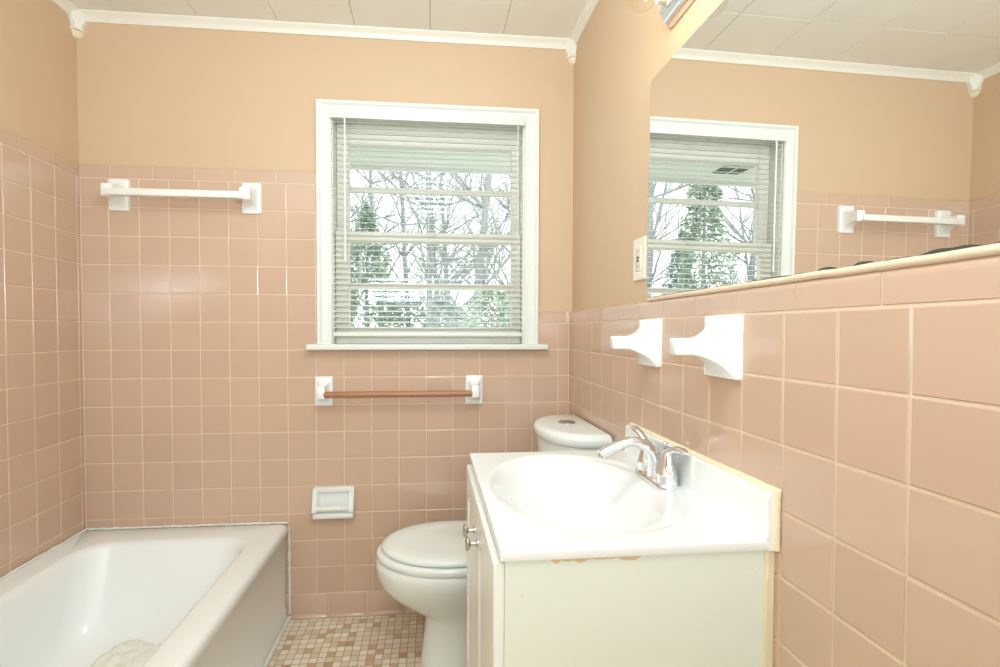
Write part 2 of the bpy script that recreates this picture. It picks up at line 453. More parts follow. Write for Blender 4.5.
# ------------------------------------------------------------------ towel bars
def post(bm, fr, a, z, hw, hh, reach, sw, sh):
    """ceramic post: bevelled plate that flares in to a square socket"""
    rings = []
    N = 5
    def ring(ha, hz, d, r): return [fr(a+p, z+q, d) for p, q in rrect(0, 0, ha, hz, r, N)]
    d0 = .008
    rings.append(ring(hw, hh, d0-.003, .005)); rings.append(ring(hw, hh, d0+.009, .005)); rings.append(ring(hw-.002, hh-.002, d0+.012, .005))
    rings.append(ring(hw-.007, hh-.006, d0+.0125, .005))
    for k in range(1, 9):
        t = k/8; e = (1-t)**2.1
        rings.append(ring(sw+(hw*.72-sw)*e, sh+(hh*.78-sh)*e, d0+.0125+(reach-.040)*t, .005))
    rings.append(ring(sw, sh, d0+reach-.022, .004)); rings.append(ring(sw, sh, d0+reach-.003, .005)); rings.append(ring(sw-.004, sh-.004, d0+reach, .004))
    loft(bm, rings)
t1 = thing('towel_bar', 'white square towel bar on ceramic posts high on the tile above the bathtub', 'towel bar', (-.94, PB-.008, 1.67))
for a in (-1.1815, -.696):
    bm = bmesh.new(); post(bm, frB, a, 1.674, .036, .060, .088, .019, .023); obj('post', bm, 'ceramic', t1, 35)
bm = bmesh.new(); box(bm, -1.1815, -.696, 1.958-.003, 1.985-.003, 1.652, 1.678, .003, 2); obj('bar', bm, 'plastic', t1, 40)
t2 = thing('towel_bar', 'brown wooden dowel towel bar on white posts below the window', 'towel bar', (-.125, PB-.008, .91))
for a in (-.4255, .176):
    bm = bmesh.new(); post(bm, frB, a, .918-.0, .035, .059, .075, .0155, .025); obj('post', bm, 'ceramic', t2, 35)
bm = bmesh.new(); tube(bm, [(-.4255+.012, 1.990, .910), (.176-.012, 1.990, .910)], .0125, 16); obj('wooden_bar', bm, 'wood', t2, 40, label='reddish brown wooden dowel')
for y, lab in ((1.263, 'white ceramic towel post without a bar, the one farther along toward the window corner'),
               (.934, 'white ceramic towel post without a bar, nearest the camera under the mirror')):
    bm = bmesh.new(); post(bm, frR, y, 1.130, .056, .0615, .108, .0165, .0165)
    o = obj('towel_bar_post', bm, 'ceramic', None, 35); o['label'] = lab; o['category'] = 'towel bar post'; o['group'] = 'bare towel bar posts on the right wall'

# ------------------------------------------------------------------ toilet paper holder
tp = thing('toilet_paper_holder', 'white ceramic recessed toilet paper holder set in tile beside the bathtub', 'paper holder', (-.388, PB-.008, .47))
cx, cz = -.389, .471
bm = bmesh.new()
def rz(hx, hz, d, r, dz=0): return [frB(cx+p, cz+q+dz, d) for p, q in rrect(0, 0, hx, hz, r, 4)]
loft(bm, [rz(.081, .060, .006, .006), rz(.081, .060, .020, .006), rz(.078, .057, .025, .006), rz(.068, .047, .025, .005), rz(.062, .041, .022, .005), rz(.056, .035, .0095, .005)], False, True)
obj('recessed_frame', bm, 'ceramic', tp, 35)
for s in (-1, 1):
    bm = bmesh.new(); rings = []
    for xx in (cx+s*.062, cx+s*.0805):
        rings.append([frB(xx, cz+z, d) for z, d in ((.055, .010), (.055, .026), (.02, .032), (-.012, .045), (-.028, .050), (-.036, .046), (-.040, .036), (-.046, .025), (-.046, .010))])
    loft(bm, rings); bmesh.ops.bevel(bm, geom=bm.edges[:], offset=.0025, segments=2, affect='EDGES'); obj('roller_arm', bm, 'ceramic', tp, 40)
bm = bmesh.new(); box(bm, cx-.080, cx+.080, PB-.040, PB-.010, cz-.062, cz-.040, .006, 3); obj('bottom_lip', bm, 'ceramic', tp, 40)
bm = bmesh.new()
lathe(bm, [(.006, -.066), (.0105, -.062), (.0115, -.03), (.0115, .028), (.0095, .030), (.0095, .062), (.005, .066)], (cx, PB-.040, cz-.020), 'x', 16)
obj('roller', bm, 'plastic', tp, 40)

# ------------------------------------------------------------------ bathtub
tub = thing('bathtub', 'white enamelled alcove bathtub along the left wall under the towel bar', 'bathtub', (-.95, 1.29, 0))
TX0, TX1, TY0, TY1, TR = -1.322, -.567, .53, 2.051, .390
bm = bmesh.new()
def tr(cx, cy, hx, hy, r, z): return [(p, q, z) for p, q in rrect(cx, cy, hx, hy, r, 8)]
ox, oy, ohx, ohy = (TX0+TX1)/2, (TY0+TY1)/2, (TX1-TX0)/2, (TY1-TY0)/2
def inner(x0, x1, y0, y1, r, z): return tr((x0+x1)/2, (y0+y1)/2, (x1-x0)/2, (y1-y0)/2, r, z)
rings = [tr(ox-.004, oy, ohx-.004, ohy, .012, 0), tr(ox-.004, oy, ohx-.004, ohy, .012, .045), tr(ox-.007, oy, ohx-.007, ohy, .012, .055), tr(ox-.004, oy, ohx-.004, ohy, .012, TR-.050),
         tr(ox, oy, ohx, ohy, .014, TR-.035), tr(ox, oy, ohx, ohy, .016, TR-.018), tr(ox-.002, oy, ohx-.002, ohy-.002, .018, TR-.009), tr(ox-.006, oy, ohx-.006, ohy-.006, .02, TR-.003), tr(ox-.012, oy, ohx-.012, ohy-.012, .022, TR)]
ix0, ix1, iy0, iy1 = -1.245, -.650, .615, 1.935
for ins, dz, rr in ((0, 0, .12), (.008, -.002, .115), (.016, -.008, .11), (.022, -.018, .105), (.027, -.035, .10)):
    rings.append(inner(ix0+ins, ix1-ins, iy0+ins, iy1-ins, rr, TR+dz))
for t in (.2, .4, .6, .75, .86, .94, .985, 1.0):
    z = TR-.035-(TR-.035-.07)*(1-(1-t)**1.0)
    s = .03*t + .075*max(0, (t-.7)/.3)**2; e = .027
    rings.append(inner(ix0+e+s, ix1-e-s, iy0+e+s*1.3, iy1-e-.11*t-s*1.2, .10+.03*max(0, (t-.7)/.3), z))
loft(bm, rings, True, True)
tubo = obj('tub_shell', bm, 'tub', tub, 50)
bm = bmesh.new(); pts = []
rnd = random.Random(3)
for i in range(60): pts.append((TX0+.004, 2.05-i*.025, TR+.004+rnd.uniform(-.001, .001)))
tube(bm, pts, [.005+rnd.uniform(-.001, .001) for _ in pts], 6)
pts = [(TX0+i*.0125, TY1+.0015, TR+.001+rnd.uniform(-.001, .001)) for i in range(61)]
tube(bm, pts, [.0045+rnd.uniform(-.001, .001) for _ in pts], 6)
pts = [(TX1+.001, TY1+.0015, TR-.015-i*.0185) for i in range(20)]
tube(bm, pts, [.004+rnd.uniform(-.001, .003) for _ in pts], 6)
pts = [(TX1-.001, TY1-i*.03, .006) for i in range(50)]
tube(bm, pts, [.008+rnd.uniform(-.002, .002) for _ in pts], 6)
obj('caulk_bead', bm, 'whitecaulk', tub, 60)
# crumpled cloth in the tub
bm = bmesh.new(); rnd = random.Random(5); n = 26; grid = []
from mathutils import noise
for i in range(n):
    row = []
    for j in range(n):
        u, v = i/(n-1)*2-1, j/(n-1)*2-1
        r = 1+.22*noise.noise(Vector((math.atan2(v, u)*1.2, 3, 0)))
        k = max(abs(u), abs(v)) or 1; q = math.hypot(u, v) or 1
        uu, vv = u*k/q*r, v*k/q*r
        h = .008*(1-k**4)+.026*abs(noise.noise(Vector((uu*2.4, vv*2.4, 1.7))))*(1-k*.5)+.014*abs(noise.noise(Vector((uu*5, vv*5, 4))))
        row.append(bm.verts.new((-.975+uu*.10, 1.675+vv*.09, .0755+max(0, h)+max(0, vv*.09+.02)*.35)))
    grid.append(row)
for i in range(n-1):
    for j in range(n-1): bm.faces.new((grid[i][j], grid[i+1][j], grid[i+1][j+1], grid[i][j+1]))
o = obj('cloth', bm, 'cloth', None, 60); o['label'] = 'crumpled beige cloth lying on the bottom of the bathtub'; o['category'] = 'cloth'
sm = o.modifiers.new('thick', 'SOLIDIFY'); sm.thickness = .004; sm.offset = 1

# ------------------------------------------------------------------ toilet
to = thing('toilet', 'white two-piece toilet with closed lid between the window wall and the vanity', 'toilet', (.2, 1.735, 0))
TYC = 1.735
def egg(xmin, xmid, xmax, hw, z, n=40, p=.75):
    out = []
    for k in range(n):
        a = 2*PI*k/n; c, s = math.cos(a), math.sin(a)
        x = xmid+(xmid-xmin)*c if c < 0 else xmid+(xmax-xmid)*(c**p)
        out.append((x, TYC+hw*s*(1 if c < 0 else 1), z))
    return out
bm = bmesh.new()
S = [(0, -.036, .10, .40, .108), (.012, -.038, .10, .40, .110), (.035, -.034, .10, .40, .104), (.10, -.026, .10, .40, .092), (.165, -.020, .10, .40, .090),
     (.190, -.030, .09, .41, .095), (.212, -.070, .08, .42, .106), (.234, -.110, .07, .42, .118), (.264, -.148, .06, .42, .136), (.300, -.176, .06, .42, .158), (.335, -.187, .06, .42, .175), (.360, -.189, .06, .42, .182), (.378, -.186, .06, .42, .181), (.384, -.178, .06, .41, .175)]
loft(bm, [egg(a, b, c, h, z) for z, a, b, c, h in S]); obj('bowl', bm, 'toilet', to, 60)
bm = bmesh.new()
S = [(.3845, -.170, .172), (.387, -.183, .185), (.397, -.187, .188), (.406, -.185, .187), (.410, -.178, .181)]
loft(bm, [egg(a, .07, .27, h, z, p=.6) for z, a, h in S]); obj('seat', bm, 'toilet', to, 60)
bm = bmesh.new(); loft(bm, [egg(-.160, .07, .27, .164, .409, p=.6), egg(-.160, .07, .27, .164, .416, p=.6)]); obj('lid_gap_shade', bm, 'gap_shade', to)  # dark disc stands in for the shadow gap between seat and lid
bm = bmesh.new()
S = [(.4145, -.158, .168), (.416, -.168, .177), (.423, -.170, .179), (.431, -.166, .175), (.435, -.150, .160), (.437, -.10, .12)]
loft(bm, [egg(a, .07, .285, h, z, p=.6) for z, a, h in S]); obj('lid', bm, 'toilet', to, 60)
for s in (-1, 1):
    bm = bmesh.new(); box(bm, .262, .305, TYC+s*.075-.018, TYC+s*.075+.018, .384, .425, .006, 3); obj('hinge', bm, 'toilet', to, 50)
def dshape(xb, dx, hy, z, n=36, p=.62):
    out = [(xb, TYC-hy, z)]
    for k in range(n+1):
        a = -PI/2+PI*k/n; out.append((xb-dx*max(0, math.cos(a))**p-.002, TYC+hy*math.sin(a), z))
    out.append((xb, TYC+hy, z)); return out
bm = bmesh.new()
loft(bm, [dshape(.562, .150, .165, .384), dshape(.562, .158, .175, .40), dshape(.562, .176, .195, .70), dshape(.562, .180, .198, .788)]); obj('tank', bm, 'toilet', to, 40)
bm = bmesh.new()
loft(bm, [dshape(.568, .190, .206, .788), dshape(.569, .198, .211, .794), dshape(.569, .200, .212, .812), dshape(.567, .195, .209, .822), dshape(.565, .182, .200, .829), dshape(.56, .16, .185, .831)]); obj('tank_lid', bm, 'toilet', to, 50)
bm = bmesh.new(); lathe(bm, [(.030, .829), (.030, .834), (.026, .836), (.024, .835), (.010, .8352)], (.486, 1.756, 0), 'z', 28)
fb = obj('flush_button', bm, 'satin', to, 40, label='oval grey metal flush button')

# ------------------------------------------------------------------ vanity cabinet
va = thing('vanity_cabinet', 'white vanity cabinet with chipped side panel under the sink top', 'cabinet', (.34, 1.085, 0))
VY0, VY1, VX0, VX1 = .782, 1.396, .1165, .562
bm = bmesh.new()
box(bm, VX0, VX1, VY0, VY0+.016, 0, .7965, .001, 1); obj('side_panel', bm, 'laminate', va)
bm = bmesh.new(); box(bm, VX0, VX1, VY1-.016, VY1, 0, .7965, .001, 1); obj('side_panel', bm, 'laminate', va)
bm = bmesh.new()
box(bm, VX0+.001, VX0+.019, VY0+.016, VY1-.016, .74, .7955); box(bm, VX0+.001, VX0+.019, VY0+.016, VY0+.05, .1, .74); box(bm, VX0+.001, VX0+.019, VY1-.05, VY1-.016, .1, .74)
box(bm, VX0+.001, VX0+.019, VY0+.05, VY1-.05, .1, .135); obj('face_frame', bm, 'laminate', va)
bm = bmesh.new(); box(bm, VX0+.06, VX0+.075, VY0+.016, VY1-.016, 0, .1); obj('toe_kick', bm, 'laminate', va)
bm = bmesh.new(); box(bm, VX0+.02, VX1-.01, VY0+.017, VY1-.017, .1, .115); obj('cabinet_floor', bm, 'laminate', va)
for y0, y1, ky in ((.786, 1.0835, 1.050), (1.0865, 1.384, 1.120)):
    bm = bmesh.new()
    z0, z1 = .112, .787; xf = .0985
    def nr(i, d, arch=0):
        pts = [(xf+d, y0+i, z0+i), (xf+d, y1-i, z0+i)]
        n = 10
        for k in range(n+1):
            t = k/n; y = y1-i-(y1-y0-2*i)*t
            pts.append((xf+d, y, z1-i-arch*(1-math.sin(PI*t)**.8)))
        return pts
    rings = [nr(0, .0175), nr(0, .004), nr(.002, .001), nr(.005, 0), nr(.050, 0, .035), nr(.053, .005, .035), nr(.060, .0065, .035), nr(.066, .005, .035), nr(.085, .0015, .035), nr(.090, .001, .035)]
    loft(bm, rings)
    d = obj('door', bm, 'door', va, 30)
    bm = bmesh.new()
    lathe(bm, [(.0085, .0005), (.0085, -.002), (.0045, -.004), (.0040, -.014), (.009, -.017), (.0145, -.020), (.0150, -.023), (.012, -.026), (.004, -.027)], (xf, ky, .708), 'x', 18)
    obj('knob', bm, 'nickel', d, 40, label='round brushed metal knob')
# worn marks on the near side panel
rnd = random.Random(11)
bm = bmesh.new(); n = 28; top = []; bot = []
for i in range(n+1):
    x = .185+.165*i/n; dpt = (.003+.011*abs(noise.noise(Vector((i*.23, .4, 0)))*1.4+.35)*(1-i/n*.6)+rnd.uniform(0, .002))*min(1, i/3, (n-i)/3+.05)
    top.append((x, VY0-.0008, .7964)); bot.append((x, VY0-.0008, .7964-dpt-.0005))
loft(bm, [[a, b, (b[0], VY0+.001, b[2]), (a[0], VY0+.001, a[2])] for a, b in zip(top, bot)])
obj('chipped_edge', bm, 'particle', va, label='bare tan chipped strip along the top of the side panel')
for (x, z, s) in ((.145, .735, .0018), (.535, .762, .0015)):
    bm = bmesh.new(); lathe(bm, [(s, 0), (s*.8, -.0008), (s*.2, -.0010)], (x, VY0, z), 'y', 9); obj('nick_mark', bm, 'particle', va)
# yellowed filler down the wall joint
bm = bmesh.new(); rings = []
n = 60
for i in range(n+1):
    z = .002+.793*i/n; w = .003*noise.noise(Vector((i*.27, 5, 1)))
    rings.append([(.556+w, VY0+.004, z), (.556+w, VY0-.0025, z), (.561+w*.5, VY0-.0045, z), (.566, VY0-.001, z), (.5705, VY0-.003+w*.5, z), (.5745, VY0-.001, z), (.5745, VY0+.004, z)])
loft(bm, rings); obj('filler_strip', bm, 'caulk', va, 60, label='yellowed caulk strip against the tile')

# ------------------------------------------------------------------ sink top
st = thing('sink_top', 'glossy white one-piece sink top with oval basin and backsplash', 'sink', (.34, 1.09, .8))
SX0, SX1, SY0, SY1, SZ = .1085, .5735, .7715, 1.406, .8145
bm = bmesh.new()
bcx, bcy, bsx, bsy = .318, 1.100, .160, .232
def surf(x, y):
    r = math.hypot((x-bcx)/bsx, (y-bcy)/bsy)
    ro = math.hypot((x-.337)/.203, (y-1.090)/.268)
    z = SZ-.0045*smoothstep(1.04, .95, ro)
    q = min(1, r/1.16)
    z -= .135*(1-q**2.6)**1.7
    return z
rows, n1, n2 = [], 96, 120
xs_ = [SX0+.004+(.5565-SX0-.004)*i/n1 for i in range(n1+1)]
ysl = [SY0+.004+(SY1-SY0-.008)*j/n2 for j in range(n2+1)]
grid = [[bm.verts.new((x, y, surf(x, y))) for y in ysl] for x in xs_]
for i in range(n1):
    for j in range(n2): bm.faces.new((grid[i][j], grid[i+1][j], grid[i+1][j+1], grid[i][j+1]))
# rounded front/sides skirt
edge = [grid[n1][0]]+[grid[i][0] for i in range(n1-1, -1, -1)]+[grid[0][j] for j in range(1, n2+1)]+[grid[i][n2] for i in range(1, n1+1)]
prev = edge
def outset(v, o, dz):
    x, y, z = v.co
    nx = -1 if abs(x-xs_[0]) < 1e-6 else 0
    ny = -1 if abs(y-ysl[0]) < 1e-6 else (1 if abs(y-ysl[-1]) < 1e-6 else 0)
    return bm.verts.new((x+nx*o, y+ny*o, SZ+dz))
base = edge
for o_, dz in ((.002, -.0005), (.0035, -.002), (.004, -.004), (.004, -.0165), (.003, -.018), (-.012, -.018)):
    cur = [outset(v, o_, dz) for v in base]
    for k in range(len(cur)-1): bm.faces.new((prev[k], prev[k+1], cur[k+1], cur[k]))
    prev = cur
obj('counter', bm, 'marble', st, 40)
bm = bmesh.new()
prof = [(.550, SZ-.001), (.553, SZ+.0015), (.5555, SZ+.006), (.5562, .880), (.5575, .888), (.560, .8905), (.572, .8905), (.5735, .889), (.5735, SZ-.001)]
loft(bm, [[(x, y, z) for x, z in prof] for y in (SY0, 1.388)]); box(bm, .5566, .5735, SY0, 1.406, SZ-.018, SZ-.0008); obj('backsplash', bm, 'marble', st, 35)
bm = bmesh.new(); lathe(bm, [(.022, 0), (.022, .003), (.016, .004), (.006, .002)], (bcx, bcy, SZ-.139), 'z', 24); obj('drain', bm, 'chrome', st, 40)
# yellowed caulk along the splash
bm = bmesh.new(); rings = []; n = 70
for i in range(n+1):
    y = SY0-.004+(1.392-SY0+.004)*i/n; w = .0012*noise.noise(Vector((i*.35, 7, 2))); k = .75 if i < 16 else .4
    rings.append([(.5748, y, .884), (.568, y, .8885), (.567, y, .8915+w*.4), (.570, y, .8935+w), (.5748, y, .8955+w+.004*k)])
loft(bm, rings)
rings = []
for i in range(30):
    z = .7965+.0985*i/29; w = .0012*noise.noise(Vector((i*.3, 2, 9)))
    rings.append([(.5745, SY0+.004, z), (.5745, SY0-.003+w, z), (.570, SY0-.0045+w, z), (.5655+w, SY0-.003, z), (.564+w, SY0+.001, z), (.564, SY0+.004, z)])
loft(bm, rings)
obj('caulk_bead', bm, 'caulk', st, 60, label='yellowed caulk along the splash and the tile')

# ------------------------------------------------------------------ faucet
fa = thing('faucet', 'chrome two-handle faucet with arched spout on the sink top', 'faucet', (.5265, 1.125, SZ-.004))
FX, FY = .5265, 1.125
def frr(hx, hy, r, z): return [(p, q, z) for p, q in rrect(FX, FY, hx, hy, r, 8)]
FZ = SZ-.004
bm = bmesh.new(); loft(bm, [frr(.0275, .079, .027, FZ), frr(.0275, .079, .027, FZ+.003), frr(.0262, .077, .026, FZ+.007), frr(.024, .074, .024, FZ+.010)]); obj('base_plate', bm, 'chrome', fa, 40)
bm = bmesh.new()
path = [(.524, FY, FZ+.004), (.525, FY, .842), (.522, FY, .862), (.513, FY, .880), (.498, FY, .893), (.480, FY, .9005), (.460, FY, .9015), (.440, FY, .8965), (.420, FY, .8885), (.404, FY, .8805), (.392, FY, .8735)]
tube(bm, path, [(.026, .020), (.023, .019), (.0195, .017), (.0165, .0145), (.0155, .0135), (.0148, .0122), (.0145, .0115), (.0145, .0110), (.0148, .0112), (.0155, .0118), (.0155, .0112)], 16)
obj('spout', bm, 'chrome', fa, 50)
bm = bmesh.new(); tube(bm, [(.400, FY, .876), (.3955, FY, .8655)], [.0105, .0105], 14); obj('aerator', bm, 'chrome', fa, 40)
bm = bmesh.new(); lathe(bm, [(.0028, .83), (.0028, .884), (.0045, .886), (.0065, .892), (.0068, .896), (.004, .899)], (.5485, FY, 0), 'z', 14); obj('lift_rod', bm, 'chrome', fa, 40)
for s, lev in ((-1, [(.524, .004, .884), (.531, -.008, .8935), (.538, -.022, .8990), (.543, -.038, .8995), (.546, -.054, .8965)]), (1, [(.527, -.002, .882), (.523, .010, .894), (.519, .026, .906), (.514, .042, .914), (.510, .056, .9165)])):
    hy = FY+s*.053
    bm = bmesh.new(); lathe(bm, [(.0238, FZ+.006), (.0230, .838), (.0236, .840), (.0215, .843), (.0165, .864), (.0140, .880), (.0115, .888), (.005, .892)], (FX+.001, hy, 0), 'z', 22)
    h = obj('handle', bm, 'chrome', fa, 40)
    bm = bmesh.new(); tube(bm, [(x, hy+dy, z) for x, dy, z in lev], [(.0100, .008), (.0095, .0078), (.0108, .0076), (.0115, .0066), (.004, .003)], 12)
    obj('lever', bm, 'chrome', h, 50)

# ------------------------------------------------------------------ mirror
mi = thing('mirror', 'large frameless wall mirror resting above the pink tile on the right wall', 'mirror', (.578, .85, 1.252))
MY0, MY1, MZ0, MZ1 = .33, 1.288, 1.250, 1.818
a_, b_ = -.009, .007
def mp(y, z, d=0): # mirror plane leans very slightly
    return (.5755-.0008+a_*(y-1.0)+b_*(z-1.25)-d, y, z)
bm = bmesh.new(); rr = []
loop = [(MY0, MZ0), (MY1-.0, MZ0), (MY1, MZ1-.012), (MY1-.003, MZ1-.003), (MY1-.012, MZ1), (MY0, MZ1)]
front = [bm.verts.new(mp(y, z)) for y, z in loop]; bm.faces.new(front)
obj('mirror_glass', bm, 'mirror', mi)
bm = bmesh.new(); loft(bm, [[mp(y, z, -.0006) for y, z in loop], [mp(y, z, -.0138) for y, z in loop]]); obj('mirror_backing', bm, 'black', mi)
rnd = random.Random(21)
def patch(y0, y1, h, z0=MZ0):
    bm = bmesh.new(); n = 18; top = []
    for i in range(n+1):
        t = i/n; top.append((y0+(y1-y0)*t, z0+max(.0004, h*.7*math.sin(PI*t)**.7*(.75+.5*noise.noise(Vector((t*3.1, y0*9, 0)))))))
    f = [bm.verts.new(mp(y, z, .0004)) for y, z in top]; g_ = [bm.verts.new(mp(y, z0, .0004)) for y, z in top]
    for i in range(n): bm.faces.new((g_[i], g_[i+1], f[i+1], f[i]))
    obj('desilvered_patch', bm, 'black', mi, label='dark worn patch on the bottom edge')
for y0, y1, h in ((.752, .83, .0035), (.832, .87, .0025), (.665, .705, .008), (.605, .640, .007), (.715, .748, .003), (.552, .59, .0035), (.472, .550, .010), (.40, .470, .008)): patch(y0, y1, h)
bm = bmesh.new(); pts = [(.5785, MY0+i*.02, 1.2445+rnd.uniform(-.0006, .0006)) for i in range(49)]
tube(bm, pts, .0062, 8); obj('caulk_bead', bm, 'grout', mi, 60)

# ------------------------------------------------------------------ vanity light
vl = thing('vanity_light', 'chrome fluted strip light with clear globe bulbs above the mirror', 'light fixture', (PW, .9, 1.957))
LZ = 1.946
bm = bmesh.new()
prof = []
W = .043
n = 56
for i in range(n+1):
    t = i/n*2-1; z = LZ+W*t
    d = .034*(1-abs(t)**2.6)**.5 if abs(t) < 1 else 0
    d += .0026*math.cos(t*PI*7)*(1-t*t)
    prof.append((max(.0, d), z))
prof = [(0, LZ-W)]+prof[1:-1]+[(0, LZ+W)]
def sect(y, k): return [(PW-.0005-d*k, y, LZ+(z-LZ)*(.75+.25*k)) for d, z in prof]
loft(bm, [sect(1.204, .25), sect(1.200, .75), sect(1.192, 1), sect(.600, 1), sect(.592, .75), sect(.588, .25)])
obj('fluted_bar', bm, 'chrome', vl, 30)
for y in (1.150, .983, .816, .649):
    bm = bmesh.new(); lathe(bm, [(.021, -.030), (.021, -.036), (.0165, -.040), (.0165, -.060), (.014, -.062)], (PW, y, LZ), 'x', 20)
    s = obj('socket', bm, 'ivory', vl, 40)
    bm = bmesh.new(); pr = [(.012, -.060), (.0135, -.066)]
    for k in range(1, 15):
        a = PI*(.16+.84*k/14); pr.append((max(.0005, .036*math.sin(a)), -.098+.036*math.cos(a)))
    lathe(bm, pr, (PW, y, LZ), 'x', 28); bb = obj('bulb', bm, 'bulbglass', vl, 60)
    bm = bmesh.new(); tube(bm, [(PW-.070, y-.004, LZ), (PW-.094, y-.010, LZ), (PW-.101, y, LZ+.003), (PW-.094, y+.010, LZ), (PW-.070, y+.004, LZ)], .0028, 6)
    obj('filament', bm, 'filament', bb)
    ld = bpy.data.lights.new('bulb_light', 'POINT'); ld.energy = .45; ld.color = (1, .80, .54); ld.shadow_soft_size = .008
    lo = bpy.data.objects.new('bulb_light', ld); C.objects.link(lo); lo.location = (PW-.098, y, LZ)

# ------------------------------------------------------------------ outlet plate
ou = thing('outlet', 'ivory wall outlet plate with two small buttons at the mirror edge', 'outlet', (PW, 1.37, 1.36))
oy, oz = 1.3715, 1.3625
def orr(hy, hz, d, r): return [(PW-d, oy+p, oz+q) for p, q in rrect(0, 0, hy, hz, r, 4)]
bm = bmesh.new(); loft(bm, [orr(.040, .060, 0, .003), orr(.040, .060, .003, .003), orr(.037, .057, .0065, .003)]); obj('cover_plate', bm, 'ivory', ou, 30)
bm = bmesh.new(); loft(bm, [orr(.0165, .0335, .006, .002), orr(.0165, .0335, .0078, .002), orr(.0155, .0325, .0085, .002)]); obj('outlet_face', bm, 'ivory', ou, 30)
for dz in (.0045, -.0045):
    bm = bmesh.new(); box(bm, PW-.0100, PW-.0080, oy-.005, oy+.005, oz+dz-.003, oz+dz+.003, .0006, 1); obj('button', bm, 'dark', ou)
for s in (-1, 1):
    for ya, yb, hz in ((-.0065, -.005, .004), (.0035, .005, .003)):
        bm = bmesh.new(); box(bm, PW-.0088, PW-.0083, oy+ya, oy+yb, oz+s*.021-hz, oz+s*.021+hz); obj('socket_slot', bm, 'dark', ou)

# ------------------------------------------------------------------ outside
gd_ = bmesh.new(); box(gd_, -40, 40, 2.4, 70, -.75, -.7); o = obj('ground', gd_, 'grass'); o['kind'] = 'structure'
ev = structure('trim_6', (0, 2.6, 2.2))
bm = bmesh.new(); box(bm, -5, 3, 2.175, 3.05, 2.14, 2.165); obj('soffit', bm, 'soffit', ev)
bm = bmesh.new(); box(bm, -5, 3, 3.05, 3.075, 2.115, 2.27, .004); obj('fascia', bm, 'soffit', ev)
bm = bmesh.new(); box(bm, -.74, -.575, 2.62, 2.90, 2.135, 2.1405)
obj('soffit_vent', bm, 'slot', ev)
bm = bmesh.new(); box(bm, -.745, -.57, 2.755, 2.765, 2.132, 2.136); box(bm, -.665, -.655, 2.62, 2.90, 2.132, 2.136); obj('vent_bar', bm, 'soffit', ev)

def branch(bm, p, d, L, r, depth, rnd, spread=.5):
    n = 4; pts = [p]; rad = [r]
    for i in range(n):
        d = (d+Vector((rnd.uniform(-1, 1), rnd.uniform(-1, 1), rnd.uniform(-.3, .7)))*.13).normalized()
        pts.append(pts[-1]+d*L/n); rad.append(r*(1-.55*(i+1)/n))
    tube(bm, pts, rad, 5 if depth > 1 else 4, False)
    if depth == 0: return
    for k in range(rnd.choice((3, 4, 5))):
        i = rnd.randint(1, n); v = Vector((rnd.uniform(-1, 1), rnd.uniform(-1, 1), rnd.uniform(-.1, .8))).normalized()
        branch(bm, pts[i], (d*(1-spread)+v*spread*1.3).normalized(), L*rnd.uniform(.45, .7), rad[i]*.55, depth-1, rnd, spread)
def bare_tree(x, y, h, r, seed, lab, lean=0):
    rnd = random.Random(seed); bm = bmesh.new()
    d = Vector((lean, 0, 1)).normalized(); p = Vector((x, y, -.7)); n = 9; pts = [p]; rad = [r]
    for i in range(n):
        d = (d+Vector((rnd.uniform(-1, 1), rnd.uniform(-1, 1), .6))*.06).normalized(); pts.append(pts[-1]+d*h/n); rad.append(r*(1-.7*(i+1)/n))
    tube(bm, pts, rad, 8, False)
    for i in range(2, n+1):
        for k in range(5):
            v = Vector((rnd.uniform(-1, 1), rnd.uniform(-.7, .7), rnd.uniform(.1, .9))).normalized()
            branch(bm, pts[i], v, h*rnd.uniform(.14, .28), rad[i]*.45, 2, rnd)
    o = obj('bare_tree', bm, 'bark'); o['label'] = lab; o['category'] = 'tree'; o['group'] = 'bare trees outside the window'
    return o
bare_tree(.02, 12.0, 8.5, .085, 1, 'leafless tree with straight trunk seen near the middle of the window panes')
bare_tree(.80, 10.5, 8.0, .110, 2, 'thick leafless tree right of the middle of the window with crossing limbs', .04)
bare_tree(-1.35, 14.5, 9.0, .09, 3, 'leafless tree rising behind the green evergreen at left of the window')
bare_tree(1.9, 13.0, 8.5, .09, 4, 'leaning leafless tree at the right edge of the window panes', .12)
bare_tree(.55, 19.0, 10, .12, 6, 'distant leafless tree between the middle trunk and the thick right trunk')
bare_tree(1.55, 17.0, 9.5, .09, 10, 'slender distant leafless tree between the thick right trunk and the window edge')
bare_tree(-.75, 16.5, 9.5, .10, 12, 'slender leafless tree just left of the straight middle trunk')
bare_tree(.35, 23.0, 11, .14, 13, 'farthest leafless tree behind the middle of the window')
bare_tree(-2.6, 17.0, 9.5, .11, 7, 'leafless tree at the far left of the window, seen again in the mirror')
bare_tree(-3.5, 10.0, 8.5, .10, 8, 'leafless tree seen only in the mirror, at left of the mirrored evergreen', .05)
bare_tree(-6.7, 11.5, 9.0, .10, 9, 'leafless tree seen only in the mirror, at right of the mirrored evergreen')

